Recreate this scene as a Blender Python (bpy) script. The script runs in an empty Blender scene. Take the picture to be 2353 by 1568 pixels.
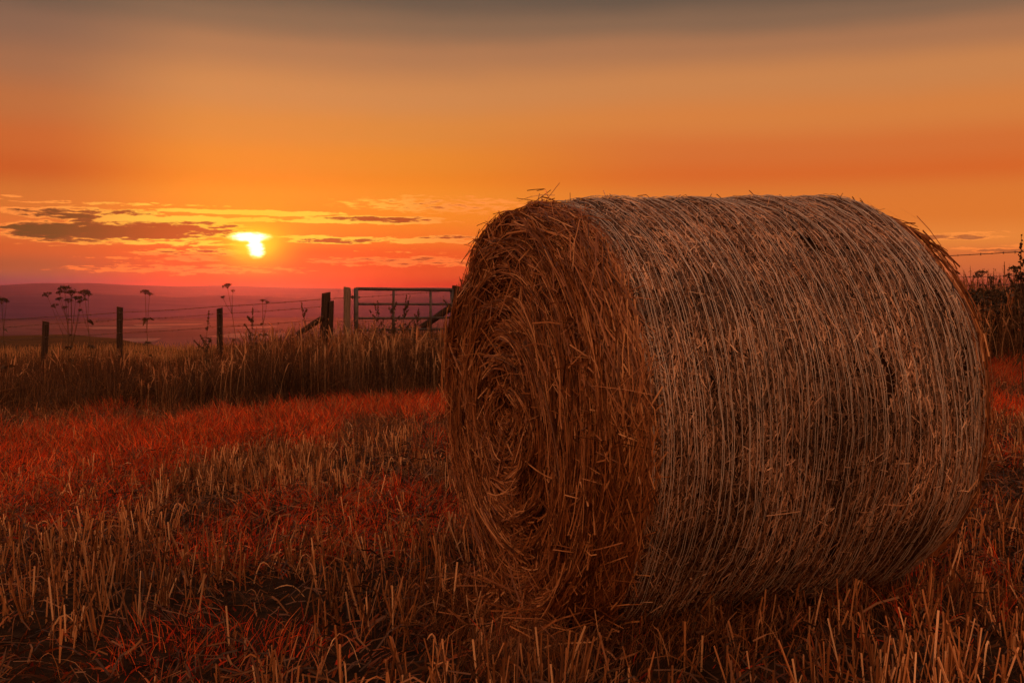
import bpy, math, numpy as np
from mathutils import Vector
rng = np.random.default_rng(7)
R_ = math.radians
scene = bpy.context.scene
C = scene.collection

# ------------------------------------------------------------------ camera
EYE = 0.958            # eye height above the field
FOC, CX, HOR = 2600.0, 1176.0, 694.6   # focal length and horizon in units of a 2352 px wide frame
cam_d = bpy.data.cameras.new('camera'); cam = bpy.data.objects.new('camera', cam_d); C.objects.link(cam)
cam_d.sensor_width = 36.0; cam_d.lens = FOC / 2352 * 36
cam_d.shift_y = -(784 - HOR) / 2352
cam_d.clip_start = 0.05; cam_d.clip_end = 60000
cam.location = (0, 0, EYE); cam.rotation_euler = (R_(90), 0, 0)
scene.camera = cam

def at(px, py, y):
    """a point at depth y whose bearing is known from the photograph"""
    return Vector(((px - CX) / FOC * y, y, EYE + (HOR - py) / FOC * y))
def azel(px, py):
    v = at(px, py, 1.0); v.z -= EYE
    return math.degrees(math.atan2(v.x, v.y)), math.degrees(math.asin(v.normalized().z))

# ------------------------------------------------------------------ exposure
scene.view_settings.view_transform = 'Standard'; scene.view_settings.look = 'None'
scene.view_settings.exposure = 0.2; scene.view_settings.gamma = 1.0
scene.view_settings.use_curve_mapping = False
scene.cycles.use_denoising = True
scene.cycles.max_bounces = 6; scene.cycles.diffuse_bounces = 4; scene.cycles.transmission_bounces = 4
scene.cycles.transparent_max_bounces = 8; scene.cycles.volume_bounces = 0
scene.cycles.sample_clamp_indirect = 4.0

# ------------------------------------------------------------------ node helpers
def lin(c):
    return tuple(((v / 255) / 12.92 if v / 255 <= .04045 else ((v / 255 + .055) / 1.055) ** 2.4) for v in c)
class NT:
    def __init__(s, tree): s.t = tree; s.n = tree.nodes; s.l = tree.links
    def put(s, sock, v):
        if v is None: return
        if isinstance(v, bpy.types.NodeSocket): s.l.new(v, sock)
        elif isinstance(v, (tuple, list)):
            sock.default_value = tuple(v) + ((1.0,) if len(sock.default_value) == 4 and len(v) == 3 else ())
        else: sock.default_value = v
    def m(s, op, a, b=None, c=None, clamp=False):
        n = s.n.new('ShaderNodeMath'); n.operation = op; n.use_clamp = clamp
        for i, v in enumerate((a, b, c)): s.put(n.inputs[i], v)
        return n.outputs[0]
    def vm(s, op, a, b=None):
        n = s.n.new('ShaderNodeVectorMath'); n.operation = op
        s.put(n.inputs[0], a); s.put(n.inputs[1], b)
        return n.outputs['Value'] if op in ('DOT_PRODUCT', 'LENGTH', 'DISTANCE') else n.outputs[0]
    def step(s, v, lo, hi):
        n = s.n.new('ShaderNodeMapRange'); n.interpolation_type = 'SMOOTHSTEP'
        s.put(n.inputs[0], v); s.put(n.inputs[1], lo); s.put(n.inputs[2], hi)
        return n.outputs[0]
    def mix(s, f, a, b, mode='MIX'):
        n = s.n.new('ShaderNodeMix'); n.data_type = 'RGBA'; n.blend_type = mode
        s.put(n.inputs[0], f); s.put(n.inputs[6], a); s.put(n.inputs[7], b)
        return n.outputs[2]
    def ramp(s, f, stops, interp='LINEAR'):
        n = s.n.new('ShaderNodeValToRGB'); r = n.color_ramp; r.interpolation = interp
        while len(r.elements) < len(stops): r.elements.new(0.5)
        for e, (p, c) in zip(r.elements, sorted(stops, key=lambda q: q[0])):
            e.position = p; e.color = tuple(c) + (1.0,)
        s.put(n.inputs[0], f)
        return n.outputs[0]
    def noise(s, vec, scale, detail=3, rough=.55, dim='3D', out=0):
        n = s.n.new('ShaderNodeTexNoise'); n.noise_dimensions = dim
        s.put(n.inputs['Vector'], vec); s.put(n.inputs['Scale'], scale)
        s.put(n.inputs['Detail'], detail); s.put(n.inputs['Roughness'], rough)
        return n.outputs[out]
    def xyz(s, x, y, z=0.0):
        n = s.n.new('ShaderNodeCombineXYZ')
        for i, v in enumerate((x, y, z)): s.put(n.inputs[i], v)
        return n.outputs[0]

# ------------------------------------------------------------------ sky
SUN_AZ, SUN_EL = azel(584, 560)
w = bpy.data.worlds.new('World'); scene.world = w; w.use_nodes = True
w.node_tree.nodes.clear()
N = NT(w.node_tree)
tc = N.n.new('ShaderNodeTexCoord').outputs['Generated']
sep = N.n.new('ShaderNodeSeparateXYZ'); N.l.new(N.vm('NORMALIZE', tc), sep.inputs[0])
dx, dy, dz = sep.outputs
az = N.m('MULTIPLY', N.m('ARCTAN2', dx, dy), 180 / math.pi)
el = N.m('MULTIPLY', N.m('ARCSINE', dz), 180 / math.pi)
sway = N.noise(N.xyz(N.m('MULTIPLY', az, .045), N.m('MULTIPLY', el, .16), 1.5), 1.0, 4, .55)
elp = N.m('MAXIMUM', N.m('MULTIPLY_ADD', N.m('SUBTRACT', sway, .5), N.m('MULTIPLY', el, .12), el), 0.0)
tt = N.m('SQRT', N.m('DIVIDE', elp, 90.0))
def elramp(stops):
    return N.ramp(tt, [(math.sqrt(max(e, 0) / 90), lin(c)) for e, c in stops], 'EASE')
UP = [(18, (100, 84, 72)), (35, (116, 104, 98)), (90, (126, 116, 114))]
right = elramp([(0, (190, 78, 66)), (1.0, (206, 84, 58)), (2.1, (222, 98, 50)), (3.0, (238, 126, 52)), (4.3, (226, 108, 38)),
                (6.2, (219, 104, 40)), (7.6, (216, 112, 50)), (9.1, (217, 128, 62)), (10.8, (205, 132, 76)), (12.6, (172, 117, 80)), (13.8, (136, 102, 78)), (15.2, (98, 82, 70))] + UP)
left = elramp([(0, (92, 60, 80)), (1.0, (118, 66, 76)), (1.7, (156, 62, 48)), (2.6, (202, 70, 34)), (3.4, (218, 90, 38)), (4.6, (206, 92, 36)),
               (6.0, (194, 78, 30)), (7.6, (196, 92, 42)), (9.3, (182, 102, 58)), (11, (156, 101, 72)), (12.8, (130, 94, 76)), (14, (102, 82, 70)), (15.2, (78, 67, 60))] + UP)
mid = elramp([(0, (160, 26, 20)), (0.8, (198, 26, 8)), (1.6, (224, 34, 4)), (2.4, (234, 56, 6)), (3.2, (240, 98, 12)), (4.4, (244, 122, 12)),
              (5.6, (240, 128, 22)), (7.0, (230, 132, 38)), (8.6, (217, 132, 57)), (10.4, (203, 132, 76)), (12.4, (172, 117, 80)), (13.8, (134, 101, 78)), (15.2, (98, 82, 70))] + UP)
# the side of the sky away from the sun: dusk tan, brightened beyond the visible sky to fill the near side
back = elramp([(0, (150, 86, 62)), (6, (226, 138, 90)), (20, (254, 172, 114)), (45, (238, 176, 138)), (90, (126, 116, 114))])
f_l = N.step(az, -14.5, -23.0)
f_mr = N.step(az, -6.0, 10.0)
col = N.mix(f_mr, mid, right)
col = N.mix(N.m('MULTIPLY', f_l, .92), col, left)
col = N.mix(1.0, col, (.85, .85, .85), 'MULTIPLY')
f_far = N.step(N.m('ABSOLUTE', N.m('SUBTRACT', az, SUN_AZ)), 38.0, 110.0)
col = N.mix(f_far, col, back)
# physically based twilight sky underneath, at dusk strength
sky = N.n.new('ShaderNodeTexSky'); sky.sky_type = 'NISHITA'; sky.sun_disc = False
sky.sun_elevation = R_(SUN_EL); sky.sun_rotation = R_(SUN_AZ); sky.dust_density = 6.0
col = N.mix(1.0, col, N.mix(1.0, sky.outputs[0], (.003, .003, .003), 'MULTIPLY'), 'ADD')
clear = col

# clouds: streaks at their bearings, torn by noise
nz = N.noise(N.xyz(N.m('MULTIPLY', az, .5), N.m('MULTIPLY', el, 2.4)), 1.0, 5, .65, out=1)
nz2 = N.vm('SUBTRACT', nz, (.5, .5, .5))
ae = N.xyz(az, el)
w1 = N.vm('ADD', ae, N.vm('MULTIPLY', nz2, (3.2, .62, 0))); w2 = N.vm('ADD', ae, N.vm('MULTIPLY', nz2, (2.0, .30, 0))); w3 = N.vm('ADD', ae, N.vm('MULTIPLY', nz2, (.5, .12, 0)))
nf = N.noise(N.xyz(N.m('MULTIPLY', az, .6), N.m('MULTIPLY', el, 4.0), 7.0), 1.7, 6, .62)
nfc = N.m('SUBTRACT', nf, .5)
nfs = N.m('SUBTRACT', N.noise(N.xyz(N.m('MULTIPLY', az, 1.6), N.m('MULTIPLY', el, 5.0), 3.0), 1.9, 4, .6), .5)
K = math.degrees(1 / FOC)
def field(warp, blobs):
    tot = None
    for px, py, hw, hh, amp in blobs:
        a, e = azel(px, py); sx_, sy_ = 1 / (hw * 1.55 * K), 1 / (hh * 1.55 * K)
        n_ = N.n.new('ShaderNodeVectorMath'); n_.operation = 'MULTIPLY_ADD'
        N.put(n_.inputs[0], warp); n_.inputs[1].default_value = (sx_, sy_, 0); n_.inputs[2].default_value = (-a * sx_, -e * sy_, 0)
        g = N.m('SUBTRACT', 1.0, N.vm('DOT_PRODUCT', n_.outputs[0], n_.outputs[0]), clamp=True)
        tot = N.m('MULTIPLY', g, amp) if tot is None else N.m('MULTIPLY_ADD', g, amp, tot)
    return tot
dark = field(w1, [(140, 489, 95, 8, .62), (95, 524, 55, 12, .62), (205, 537, 130, 15, .72), (380, 528, 140, 16, .74), (190, 505, 38, 9, .55),
              (315, 488, 45, 4, .5), (450, 579, 110, 6, .42), (1000, 470, 180, 16, .25),
              (-330, 520, 160, 16, .7), (2700, 560, 220, 9, .6), (420, 618, 220, 9, .25), (950, 600, 200, 9, .35)])
dark2 = field(w2, [(865, 504, 120, 6, .66), (775, 553, 90, 5.5, .66), (2190, 545, 75, 5.5, .66), (2300, 577, 45, 3.5, .6), (1030, 545, 60, 3, .55)])
dark = N.m('ADD', N.m('ADD', dark, dark2), N.m('MULTIPLY', N.m('MULTIPLY', nfc, 2.2), N.m('MULTIPLY_ADD', N.m('ADD', dark, dark2), 2.0, .15, clamp=True)))
brt = field(w2, [(520, 487, 130, 5, 1.0), (660, 491, 110, 5, .9), (880, 510, 150, 5, .95), (600, 505, 200, 5, .8), (330, 500, 130, 6, .8), (400, 508, 120, 5, .8),
             (130, 484, 120, 9, .85), (60, 528, 55, 14, .8), (240, 510, 60, 10, .7), (440, 560, 140, 8, .62), (330, 594, 150, 10, .42), (760, 546, 140, 5, .85), (980, 556, 130, 4, .9), (1010, 549, 90, 3, .8),
             (240, 467, 260, 5, .6), (2190, 536, 100, 5, .7), (2260, 571, 100, 4, .7), (930, 578, 160, 7, .38), (30, 450, 30, 3, .7), (160, 558, 120, 12, .4), (480, 592, 80, 6, .42)])
brt = N.m('ADD', brt, N.m('MULTIPLY', N.m('MULTIPLY', nfc, 2.4), N.m('MULTIPLY_ADD', brt, 2.0, .12, clamp=True)))
sd = N.m('SQRT', N.m('ADD', N.m('POWER', N.m('SUBTRACT', az, SUN_AZ), 2.0), N.m('POWER', N.m('MULTIPLY', N.m('SUBTRACT', el, SUN_EL), 1.5), 2.0)))
near = N.step(sd, 11.0, .8)
rim_c = N.mix(near, lin((246, 132, 56)), lin((255, 214, 66)))
rim_c = N.mix(N.step(el, 2.9, 2.2), rim_c, lin((250, 112, 48)))
rim = N.m('MAXIMUM', N.step(brt, .40, .66), N.m('MULTIPLY', N.step(dark, .08, .24), .95))
col = N.mix(N.m('MULTIPLY', rim, .88), col, rim_c)
core_c = N.mix(N.step(N.m('SUBTRACT', az, SUN_AZ), -10.0, -3.0), lin((58, 4, 12)), lin((150, 16, 0)))
core_c = N.mix(N.step(az, 0.0, 12.0), core_c, lin((176, 84, 48)))
core = N.step(dark, .26, .56)
core_c = N.mix(N.step(dark, .9, .4), core_c, N.mix(.5, core_c, lin((140, 30, 24))))
col = N.mix(N.m('MULTIPLY', core, .95), col, core_c)
# the overexposed sun in its gap between the cloud streaks
wide = N.m('POWER', 2.718, N.m('MULTIPLY', N.m('POWER', N.m('DIVIDE', sd, 3.6), 2.0), -1.0))
col = N.mix(N.m('MULTIPLY', wide, N.m('MULTIPLY', N.step(el, 2.5, 3.6), N.m('SUBTRACT', .50, N.m('MULTIPLY', core, .48)))), col, lin((254, 148, 8)))
halo = N.m('POWER', 2.718, N.m('MULTIPLY', N.m('POWER', N.m('DIVIDE', sd, 1.5), 2.0), -1.0))
col = N.mix(N.m('MULTIPLY', halo, N.m('SUBTRACT', .95, N.m('MULTIPLY', core, .9))), col, lin((255, 186, 8)))
disc0 = field(w3, [(574, 544, 34, 9, 1.15), (588, 573, 15, 15, 1.15), (589, 557, 13, 9, .55)])
disc = N.m('ADD', disc0, N.m('MULTIPLY', N.m('MULTIPLY', nfs, 1.1), N.m('MULTIPLY', disc0, 3.0, clamp=True)))
glow2 = N.m('POWER', 2.718, N.m('MULTIPLY', N.m('POWER', N.m('DIVIDE', sd, .85), 2.0), -1.0))
col = N.mix(N.m('MULTIPLY', glow2, .8), col, lin((255, 224, 44)))
col = N.mix(N.step(disc, -.1, .6), col, lin((255, 240, 110)))
col = N.mix(N.step(disc, .38, 1.0), col, (1.7, 1.5, 1.0))
# the cloud deck only spans a low band round the sunset; elsewhere the sky is clear
band = N.m('MULTIPLY', N.m('MULTIPLY', N.step(el, .7, 1.5), N.step(el, 6.4, 5.2)), N.step(N.m('ABSOLUTE', az), 60.0, 45.0))
bg0 = N.n.new('ShaderNodeBackground'); N.l.new(clear, bg0.inputs[0])
bg1 = N.n.new('ShaderNodeBackground'); N.l.new(col, bg1.inputs[0])
mxs = N.n.new('ShaderNodeMixShader'); N.l.new(band, mxs.inputs[0]); N.l.new(bg0.outputs[0], mxs.inputs[1]); N.l.new(bg1.outputs[0], mxs.inputs[2])
wo = N.n.new('ShaderNodeOutputWorld'); N.l.new(mxs.outputs[0], wo.inputs[0])
w.cycles.sampling_method = 'MANUAL'; w.cycles.sample_map_resolution = 512

# ------------------------------------------------------------------ sun
sl = bpy.data.lights.new('sun', 'SUN'); so = bpy.data.objects.new('sun', sl); C.objects.link(so)
sl.energy = 1.0; sl.angle = R_(1.0); sl.color = (1.0, .14, .025)
a_, e_ = R_(SUN_AZ), R_(SUN_EL)
sdir = Vector((math.sin(a_) * math.cos(e_), math.cos(a_) * math.cos(e_), math.sin(e_)))
so.rotation_euler = sdir.to_track_quat('Z', 'Y').to_euler(); so.location = sdir * 50

# ------------------------------------------------------------------ materials
def newmat(name):
    m = bpy.data.materials.new(name); m.use_nodes = True; m.node_tree.nodes.clear()
    return m, NT(m.node_tree)
def finish(n, shader):
    o = n.n.new('ShaderNodeOutputMaterial'); n.l.new(shader, o.inputs[0])
def principled(n, col, rough=.7, spec=.3, normal=None, metal=0.0):
    p = n.n.new('ShaderNodeBsdfPrincipled'); n.put(p.inputs['Base Color'], col); n.put(p.inputs['Roughness'], rough)
    p.inputs['Specular IOR Level'].default_value = spec; p.inputs['Metallic'].default_value = metal
    if normal is not None: n.l.new(normal, p.inputs['Normal'])
    return p.outputs[0]
def blade_mat(name, stops, trans=.3, rough=.55, spec=.35, vary=.0):
    """thin dry plant matter: each piece its own shade, some light passing through"""
    m, n = newmat(name)
    g = n.n.new('ShaderNodeNewGeometry')
    c = n.ramp(g.outputs['Random Per Island'], stops)
    pos = g.outputs['Position']
    if vary:
        c = n.mix(1.0, c, n.ramp(n.noise(pos, vary, 3), [(.3, (.42, .40, .40)), (.7, (1.4, 1.35, 1.3))]), 'MULTIPLY')
    p = principled(n, c, rough, spec)
    t = n.n.new('ShaderNodeBsdfTranslucent'); n.l.new(c, t.inputs[0])
    mx = n.n.new('ShaderNodeMixShader'); mx.inputs[0].default_value = trans
    n.l.new(p, mx.inputs[1]); n.l.new(t.outputs[0], mx.inputs[2])
    finish(n, mx.outputs[0]); return m
def noise_mat(name, a, b, scale, rough=.8, spec=.2, bump=.0, stretch=(1, 1, 1), metal=0.0):
    m, n = newmat(name)
    tcn = n.n.new('ShaderNodeTexCoord').outputs['Object']
    v = n.vm('MULTIPLY', tcn, stretch)
    f = n.noise(v, scale, 5, .6)
    c = n.ramp(f, [(.3, a), (.72, b)])
    nrm = None
    if bump:
        bn = n.n.new('ShaderNodeBump'); bn.inputs['Strength'].default_value = bump; bn.inputs['Distance'].default_value = .01
        n.l.new(f, bn.inputs['Height']); nrm = bn.outputs[0]
    finish(n, principled(n, c, rough, spec, nrm, metal)); return m

M = {}
M['end_straw'] = blade_mat('end_straw', [(0, (.10, .036, .012)), (.35, (.27, .095, .030)), (.75, (.46, .18, .06)), (1, (.70, .36, .15))], .15, .5, .4)
M['wrap_straw'] = blade_mat('wrap_straw', [(0, (.045, .025, .016)), (.35, (.19, .102, .060)), (.75, (.47, .26, .155)), (1, (.84, .56, .37))], .1, .5, .4, 4.0)
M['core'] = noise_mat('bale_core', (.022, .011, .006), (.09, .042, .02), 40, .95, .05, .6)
M['twine'] = noise_mat('twine', (.42, .35, .30), (.76, .66, .58), 9, .4, .5)
M['stubble'] = blade_mat('stubble', [(0, (.09, .032, .011)), (.35, (.28, .11, .036)), (.75, (.60, .27, .10)), (1, (.90, .58, .31))], .2, .5, .4, 1.3)
M['litter'] = blade_mat('litter', [(0, (.03, .014, .007)), (.6, (.10, .042, .018)), (1, (.34, .15, .06))], .2)
M['sunglow_grass'] = blade_mat('sunglow_grass', [(0, (.26, .026, .008)), (.4, (.80, .075, .014)), (.8, (.95, .14, .022)), (1, (.95, .40, .13))], .32, .6, .15, 2.0)  # sunset glow on the field, put into the blade colour
M['red_glow_leaf'] = blade_mat('red_glow_leaf', [(0, (.16, .018, .008)), (.5, (.70, .055, .016)), (1, (.95, .13, .03))], .35, .6, .15)  # red leaves whose colour also holds the painted sun glow
M['low_weed'] = blade_mat('low_weed', [(0, (.03, .012, .005)), (.5, (.15, .040, .012)), (.85, (.38, .085, .022)), (1, (.52, .17, .05))], .3)
M['tall_grass'] = blade_mat('tall_grass', [(0, (.03, .014, .006)), (.5, (.085, .036, .012)), (.85, (.16, .066, .023)), (1, (.30, .15, .06))], .4, vary=.6)
M['seed_head'] = blade_mat('seed_head', [(0, (.12, .05, .02)), (.5, (.28, .13, .05)), (1, (.60, .38, .20))], .5, vary=.5)
M['gold_grass'] = blade_mat('gold_grass', [(0, (.22, .11, .04)), (1, (.55, .32, .13))], .45)
M['verge_grass'] = blade_mat('verge_grass', [(0, (.05, .02, .008)), (.5, (.20, .07, .022)), (.85, (.36, .15, .05)), (1, (.60, .33, .15))], .35, vary=1.5)
M['weed'] = blade_mat('weed', [(0, (.05, .03, .015)), (1, (.11, .06, .028))], .25)
M['wood'] = noise_mat('old_wood', (.02, .012, .009), (.075, .045, .032), 9, .9, .15, .8, (6, 6, .5))
M['wood_pale'] = noise_mat('pale_wood', (.10, .07, .055), (.24, .17, .13), 9, .85, .2, .7, (6, 6, .5))
M['steel'] = noise_mat('galvanised_steel', (.05, .042, .042), (.12, .10, .10), 14, .55, .4, .1, metal=.5)
M['wire'] = noise_mat('wire', (.07, .045, .04), (.16, .10, .08), 20, .6, .4, metal=.4)
M['bush'] = blade_mat('bush_leaf', [(0, (.02, .016, .008)), (.8, (.07, .045, .02)), (1, (.16, .08, .03))], .25)

# ------------------------------------------------------------------ object helpers
def tag(o, label=None, cat=None, group=None, kind=None):
    if label: o['label'] = label
    if cat: o['category'] = cat
    if group: o['group'] = group
    if kind: o['kind'] = kind
    return o
def obj(name, verts, faces, mat, parent=None, smooth=False):
    me = bpy.data.meshes.new(name); me.from_pydata(verts, [], faces); me.update()
    if smooth: me.polygons.foreach_set('use_smooth', np.ones(len(me.polygons), bool))
    me.materials.append(mat)
    o = bpy.data.objects.new(name, me); C.objects.link(o)
    if parent is not None: o.parent = parent
    return o
def empty(name, loc, rot=(0, 0, 0)):
    o = bpy.data.objects.new(name, None); C.objects.link(o); o.location = loc; o.rotation_euler = rot
    o.empty_display_size = .1
    return o
def nrm(a): return a / np.maximum(np.linalg.norm(a, axis=-1, keepdims=True), 1e-9)
def strands(P, W, sides=2, ref=None):
    """P (n,k,3) spines, W (n,k) half widths -> vertices and quads; ribbons (sides 2) or little prisms"""
    n, k, _ = P.shape
    T = nrm(np.gradient(P, axis=1))
    if ref is None: ref = rng.normal(size=(n, 3))
    ref = np.repeat(ref[:, None, :], k, 1)
    U = nrm(np.cross(T, ref)); V = np.cross(T, U)
    angs = [2 * math.pi * i / sides for i in range(sides)]
    vs = np.stack([P + (U * math.cos(a) + V * math.sin(a)) * W[..., None] for a in angs], 2)
    base = (np.arange(n) * k * sides)[:, None, None]
    kk = (np.arange(k - 1) * sides)[None, :, None]
    ns = 1 if sides == 2 else sides
    ss = np.arange(ns)[None, None, :]; s2 = (ss + 1) % sides
    a = base + kk + ss; b = base + kk + s2
    F = np.stack([a, b, b + sides, a + sides], -1).reshape(-1, 4)
    return vs.reshape(-1, 3), F
def merge(parts):
    vs, fs, o = [], [], 0
    for v, f in parts: vs.append(v); fs.append(f + o); o += len(v)
    return np.concatenate(vs), np.concatenate(fs)
def tube(pts, rad, sides=8, caps=True):
    pts = np.array([tuple(p) for p in pts], float); rad = np.broadcast_to(np.array(rad, float), (len(pts),))
    T = nrm(np.gradient(pts, axis=0)); r0 = np.array([.0, 0, 1]) if abs(T[0][2]) < .8 else np.array([1., 0, 0])
    U = nrm(np.cross(T, r0)); V = np.cross(T, U)
    v = [tuple(pts[i] + rad[i] * (U[i] * math.cos(2 * math.pi * s / sides) + V[i] * math.sin(2 * math.pi * s / sides))) for i in range(len(pts)) for s in range(sides)]
    f = [(i * sides + s, i * sides + (s + 1) % sides, (i + 1) * sides + (s + 1) % sides, (i + 1) * sides + s) for i in range(len(pts) - 1) for s in range(sides)]
    if caps: f += [tuple(range(sides))[::-1], tuple((len(pts) - 1) * sides + s for s in range(sides))]
    return v, f
_wd = np.random.default_rng(3)
_wv = [(_wd.normal(size=2), _wd.uniform(0, 6.28)) for _ in range(28)]
def wav(x, y, s, k0=0, n=7):
    """smooth pseudo-noise about 0, unit-ish amplitude, feature size s"""
    r = 0
    for (d, p) in _wv[k0:k0 + n]: r = r + np.sin((x * d[0] + y * d[1]) / s * 2.2 + p)
    return r / math.sqrt(n)
def sstep(a, b, x):
    t = np.clip((x - a) / (b - a), 0, 1); return t * t * (3 - 2 * t)

# ------------------------------------------------------------------ terrain
AX, SLOPE, BL, BR = .366, .035, 1.073, .622   # bearing, tilt, length and radius of the bale
c1 = np.array([.103, 3.345, .628]); axis = np.array([math.cos(AX), math.sin(AX), SLOPE])
bmid = c1 + axis * BL / 2
def gz(x, y):
    x = np.asarray(x, float); y = np.asarray(y, float)
    xc = 14 * np.tanh(x / 14)
    z = xc * (.030 + .028 * sstep(4, 16, y))
    z = z + .018 * wav(x, y, 1.6) * (1 - sstep(40, 80, np.hypot(x, y))) + .05 * wav(x, y, 9, 7) * sstep(3, 20, np.hypot(x, y))
    bs = (x - bmid[0]) * math.cos(AX) + (y - bmid[1]) * math.sin(AX); bt = -(x - bmid[0]) * math.sin(AX) + (y - bmid[1]) * math.cos(AX)
    z = z + (.038 + .016 * np.clip(bs / BL, -.5, .5)) * (1 - sstep(.30, .75, np.abs(bt))) * (1 - sstep(BL / 2, BL / 2 + .4, np.abs(bs)))   # swath the bale rests on
    d = np.hypot(x, y)
    crest = 36 + 30 * sstep(-.28, -.40, x / np.maximum(np.abs(y), 1))
    z = z - .0006 * np.maximum(d - 20, 0) - 60 * sstep(crest, 900, d) * sstep(-40, 90, y + .1 * np.abs(x)) - .035 * np.clip(d - crest, 0, 60)
    return z
rad = np.concatenate([[0], np.geomspace(.4, 2, 10)[:-1], np.arange(2, 6, .1), np.geomspace(6, 17500, 150)]); azs = np.radians(np.concatenate([np.arange(-40, 40, .4), np.arange(40, 320, 4.0)]))
rr, aa = np.meshgrid(rad, azs, indexing='ij')
gx, gy = rr * np.sin(aa), rr * np.cos(aa)
gv = np.stack([gx, gy, gz(gx, gy)], -1).reshape(-1, 3)
na = len(azs); ii, jj = np.meshgrid(np.arange(len(rad) - 1), np.arange(na), indexing='ij')
gf = np.stack([ii * na + jj, ii * na + (jj + 1) % na, (ii + 1) * na + (jj + 1) % na, (ii + 1) * na + jj], -1).reshape(-1, 4)[:, ::-1]
gm, n = newmat('earth_and_fields')
pos = n.n.new('ShaderNodeNewGeometry').outputs['Position']
dist = n.vm('LENGTH', pos)
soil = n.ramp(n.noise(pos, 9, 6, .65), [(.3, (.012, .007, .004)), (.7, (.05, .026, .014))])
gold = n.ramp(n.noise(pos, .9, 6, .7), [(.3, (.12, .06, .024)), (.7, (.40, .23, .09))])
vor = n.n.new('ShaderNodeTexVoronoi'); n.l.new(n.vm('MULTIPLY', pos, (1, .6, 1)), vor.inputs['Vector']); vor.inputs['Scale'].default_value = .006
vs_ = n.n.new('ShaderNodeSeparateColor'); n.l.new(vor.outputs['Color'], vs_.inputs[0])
fields = n.ramp(vs_.outputs[0], [(0, (.02, .018, .038)), (.45, (.032, .026, .052)), (.75, (.042, .034, .056)), (.94, (.12, .10, .11))], 'CONSTANT')  # far fields carry the purple of the haze in their colour
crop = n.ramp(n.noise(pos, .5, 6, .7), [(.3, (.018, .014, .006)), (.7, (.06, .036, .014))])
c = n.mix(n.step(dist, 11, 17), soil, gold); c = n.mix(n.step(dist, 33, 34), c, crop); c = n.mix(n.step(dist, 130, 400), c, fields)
bmp = n.n.new('ShaderNodeBump'); bmp.inputs['Distance'].default_value = .04; n.l.new(n.noise(pos, 14, 5, .6), bmp.inputs['Height'])
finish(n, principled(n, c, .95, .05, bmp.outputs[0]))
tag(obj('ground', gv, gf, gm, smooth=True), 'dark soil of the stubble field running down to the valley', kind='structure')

hillm = noise_mat('haze_purple_hill', (.03, .025, .075), (.06, .045, .11), .0025, .95, .05, 0, (1, 2.5, 1))  # purple of the evening haze painted into the hill colour
def hill(name, d, base, crest, label):
    """a ridge: cross profile rising from the valley, crest given along the bearing"""
    A = np.radians(np.linspace(-75, 75, 260)); S = np.linspace(0, 1, 26)
    ss, a2 = np.meshgrid(S, A, indexing='ij')
    r = d * (.72 + .55 * ss)
    cr = crest(np.degrees(a2))
    z = base + (cr - base) * np.sin(np.pi * np.clip(ss, 0, 1)) ** .8 + 3 * wav(r * np.sin(a2), r * np.cos(a2), d * .05, 3) * np.sin(np.pi * ss)
    v = np.stack([r * np.sin(a2), r * np.cos(a2), z], -1).reshape(-1, 3); k = len(A)
    i2, j2 = np.meshgrid(np.arange(len(S) - 1), np.arange(k - 1), indexing='ij')
    f = np.stack([i2 * k + j2, i2 * k + j2 + 1, (i2 + 1) * k + j2 + 1, (i2 + 1) * k + j2], -1).reshape(-1, 4)[:, ::-1]
    tag(obj(name, v, f, hillm, smooth=True), label, kind='structure')
far_px = np.array([-600, 0, 90, 200, 300, 420, 520, 620, 800, 1000, 1500, 2400, 3200]); far_py = np.array([662, 656, 651, 651, 655, 658, 656.5, 660, 664, 662, 664, 668, 668])
near_py = np.array([690, 680, 677, 676, 678, 680, 677, 682, 686, 684, 690, 690, 690])
fa = np.degrees(np.arctan((far_px - CX) / FOC))
hill('far_hills', 12000, -64, lambda q: EYE + (HOR - np.interp(q, fa, far_py)) / FOC * 12000 * np.cos(np.radians(q)), 'flat-topped far ridge under the glow on the skyline')
hill('near_hills', 7000, -64, lambda q: EYE + (HOR - np.interp(q, fa, near_py)) / FOC * 7000 * np.cos(np.radians(q)) + 3 * np.sin(q * .9), 'lower purple ridge in front of the far skyline')

# ------------------------------------------------------------------ the bale
bale = empty('hay_bale', (bmid[0], bmid[1], bmid[2] - .625), (0, -math.atan(SLOPE), AX))
tag(bale, 'large round straw bale bound in pale net twine', 'hay bale')
ZC = .625
def brad(s, th):
    """radius of the roll at axial position s (0 is the middle) and angle th"""
    e = np.maximum(np.abs(s) - (BL / 2 - .09), 0) / .16
    return BR + .010 * np.cos(np.pi * s / BL) - .070 * e ** 2 + .006 * np.sin(3 * th + 1 + 2 * s) + .005 * np.sin(7 * th + 9 * s) + .004 * np.sin(23 * s + 2 * th)
def broll(s, th, off=0):
    r = brad(s, th) + off
    z = ZC + np.sin(th) * r
    z = np.where(z < .13, .13 - .092 * np.tanh((.13 - z) / .092), z)
    return np.stack([s, -np.cos(th) * r, z], -1)
END = BL / 2 + .060
def dome(r, ph):
    return .018 * (1 - (r / .56) ** 2) + .015 * np.sin(r * 75 + ph + .5 * np.sin(ph * 2)) + .012 * np.sin(ph * 3 + r * 20) + .010 * np.sin(ph * 7 - r * 31)
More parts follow.
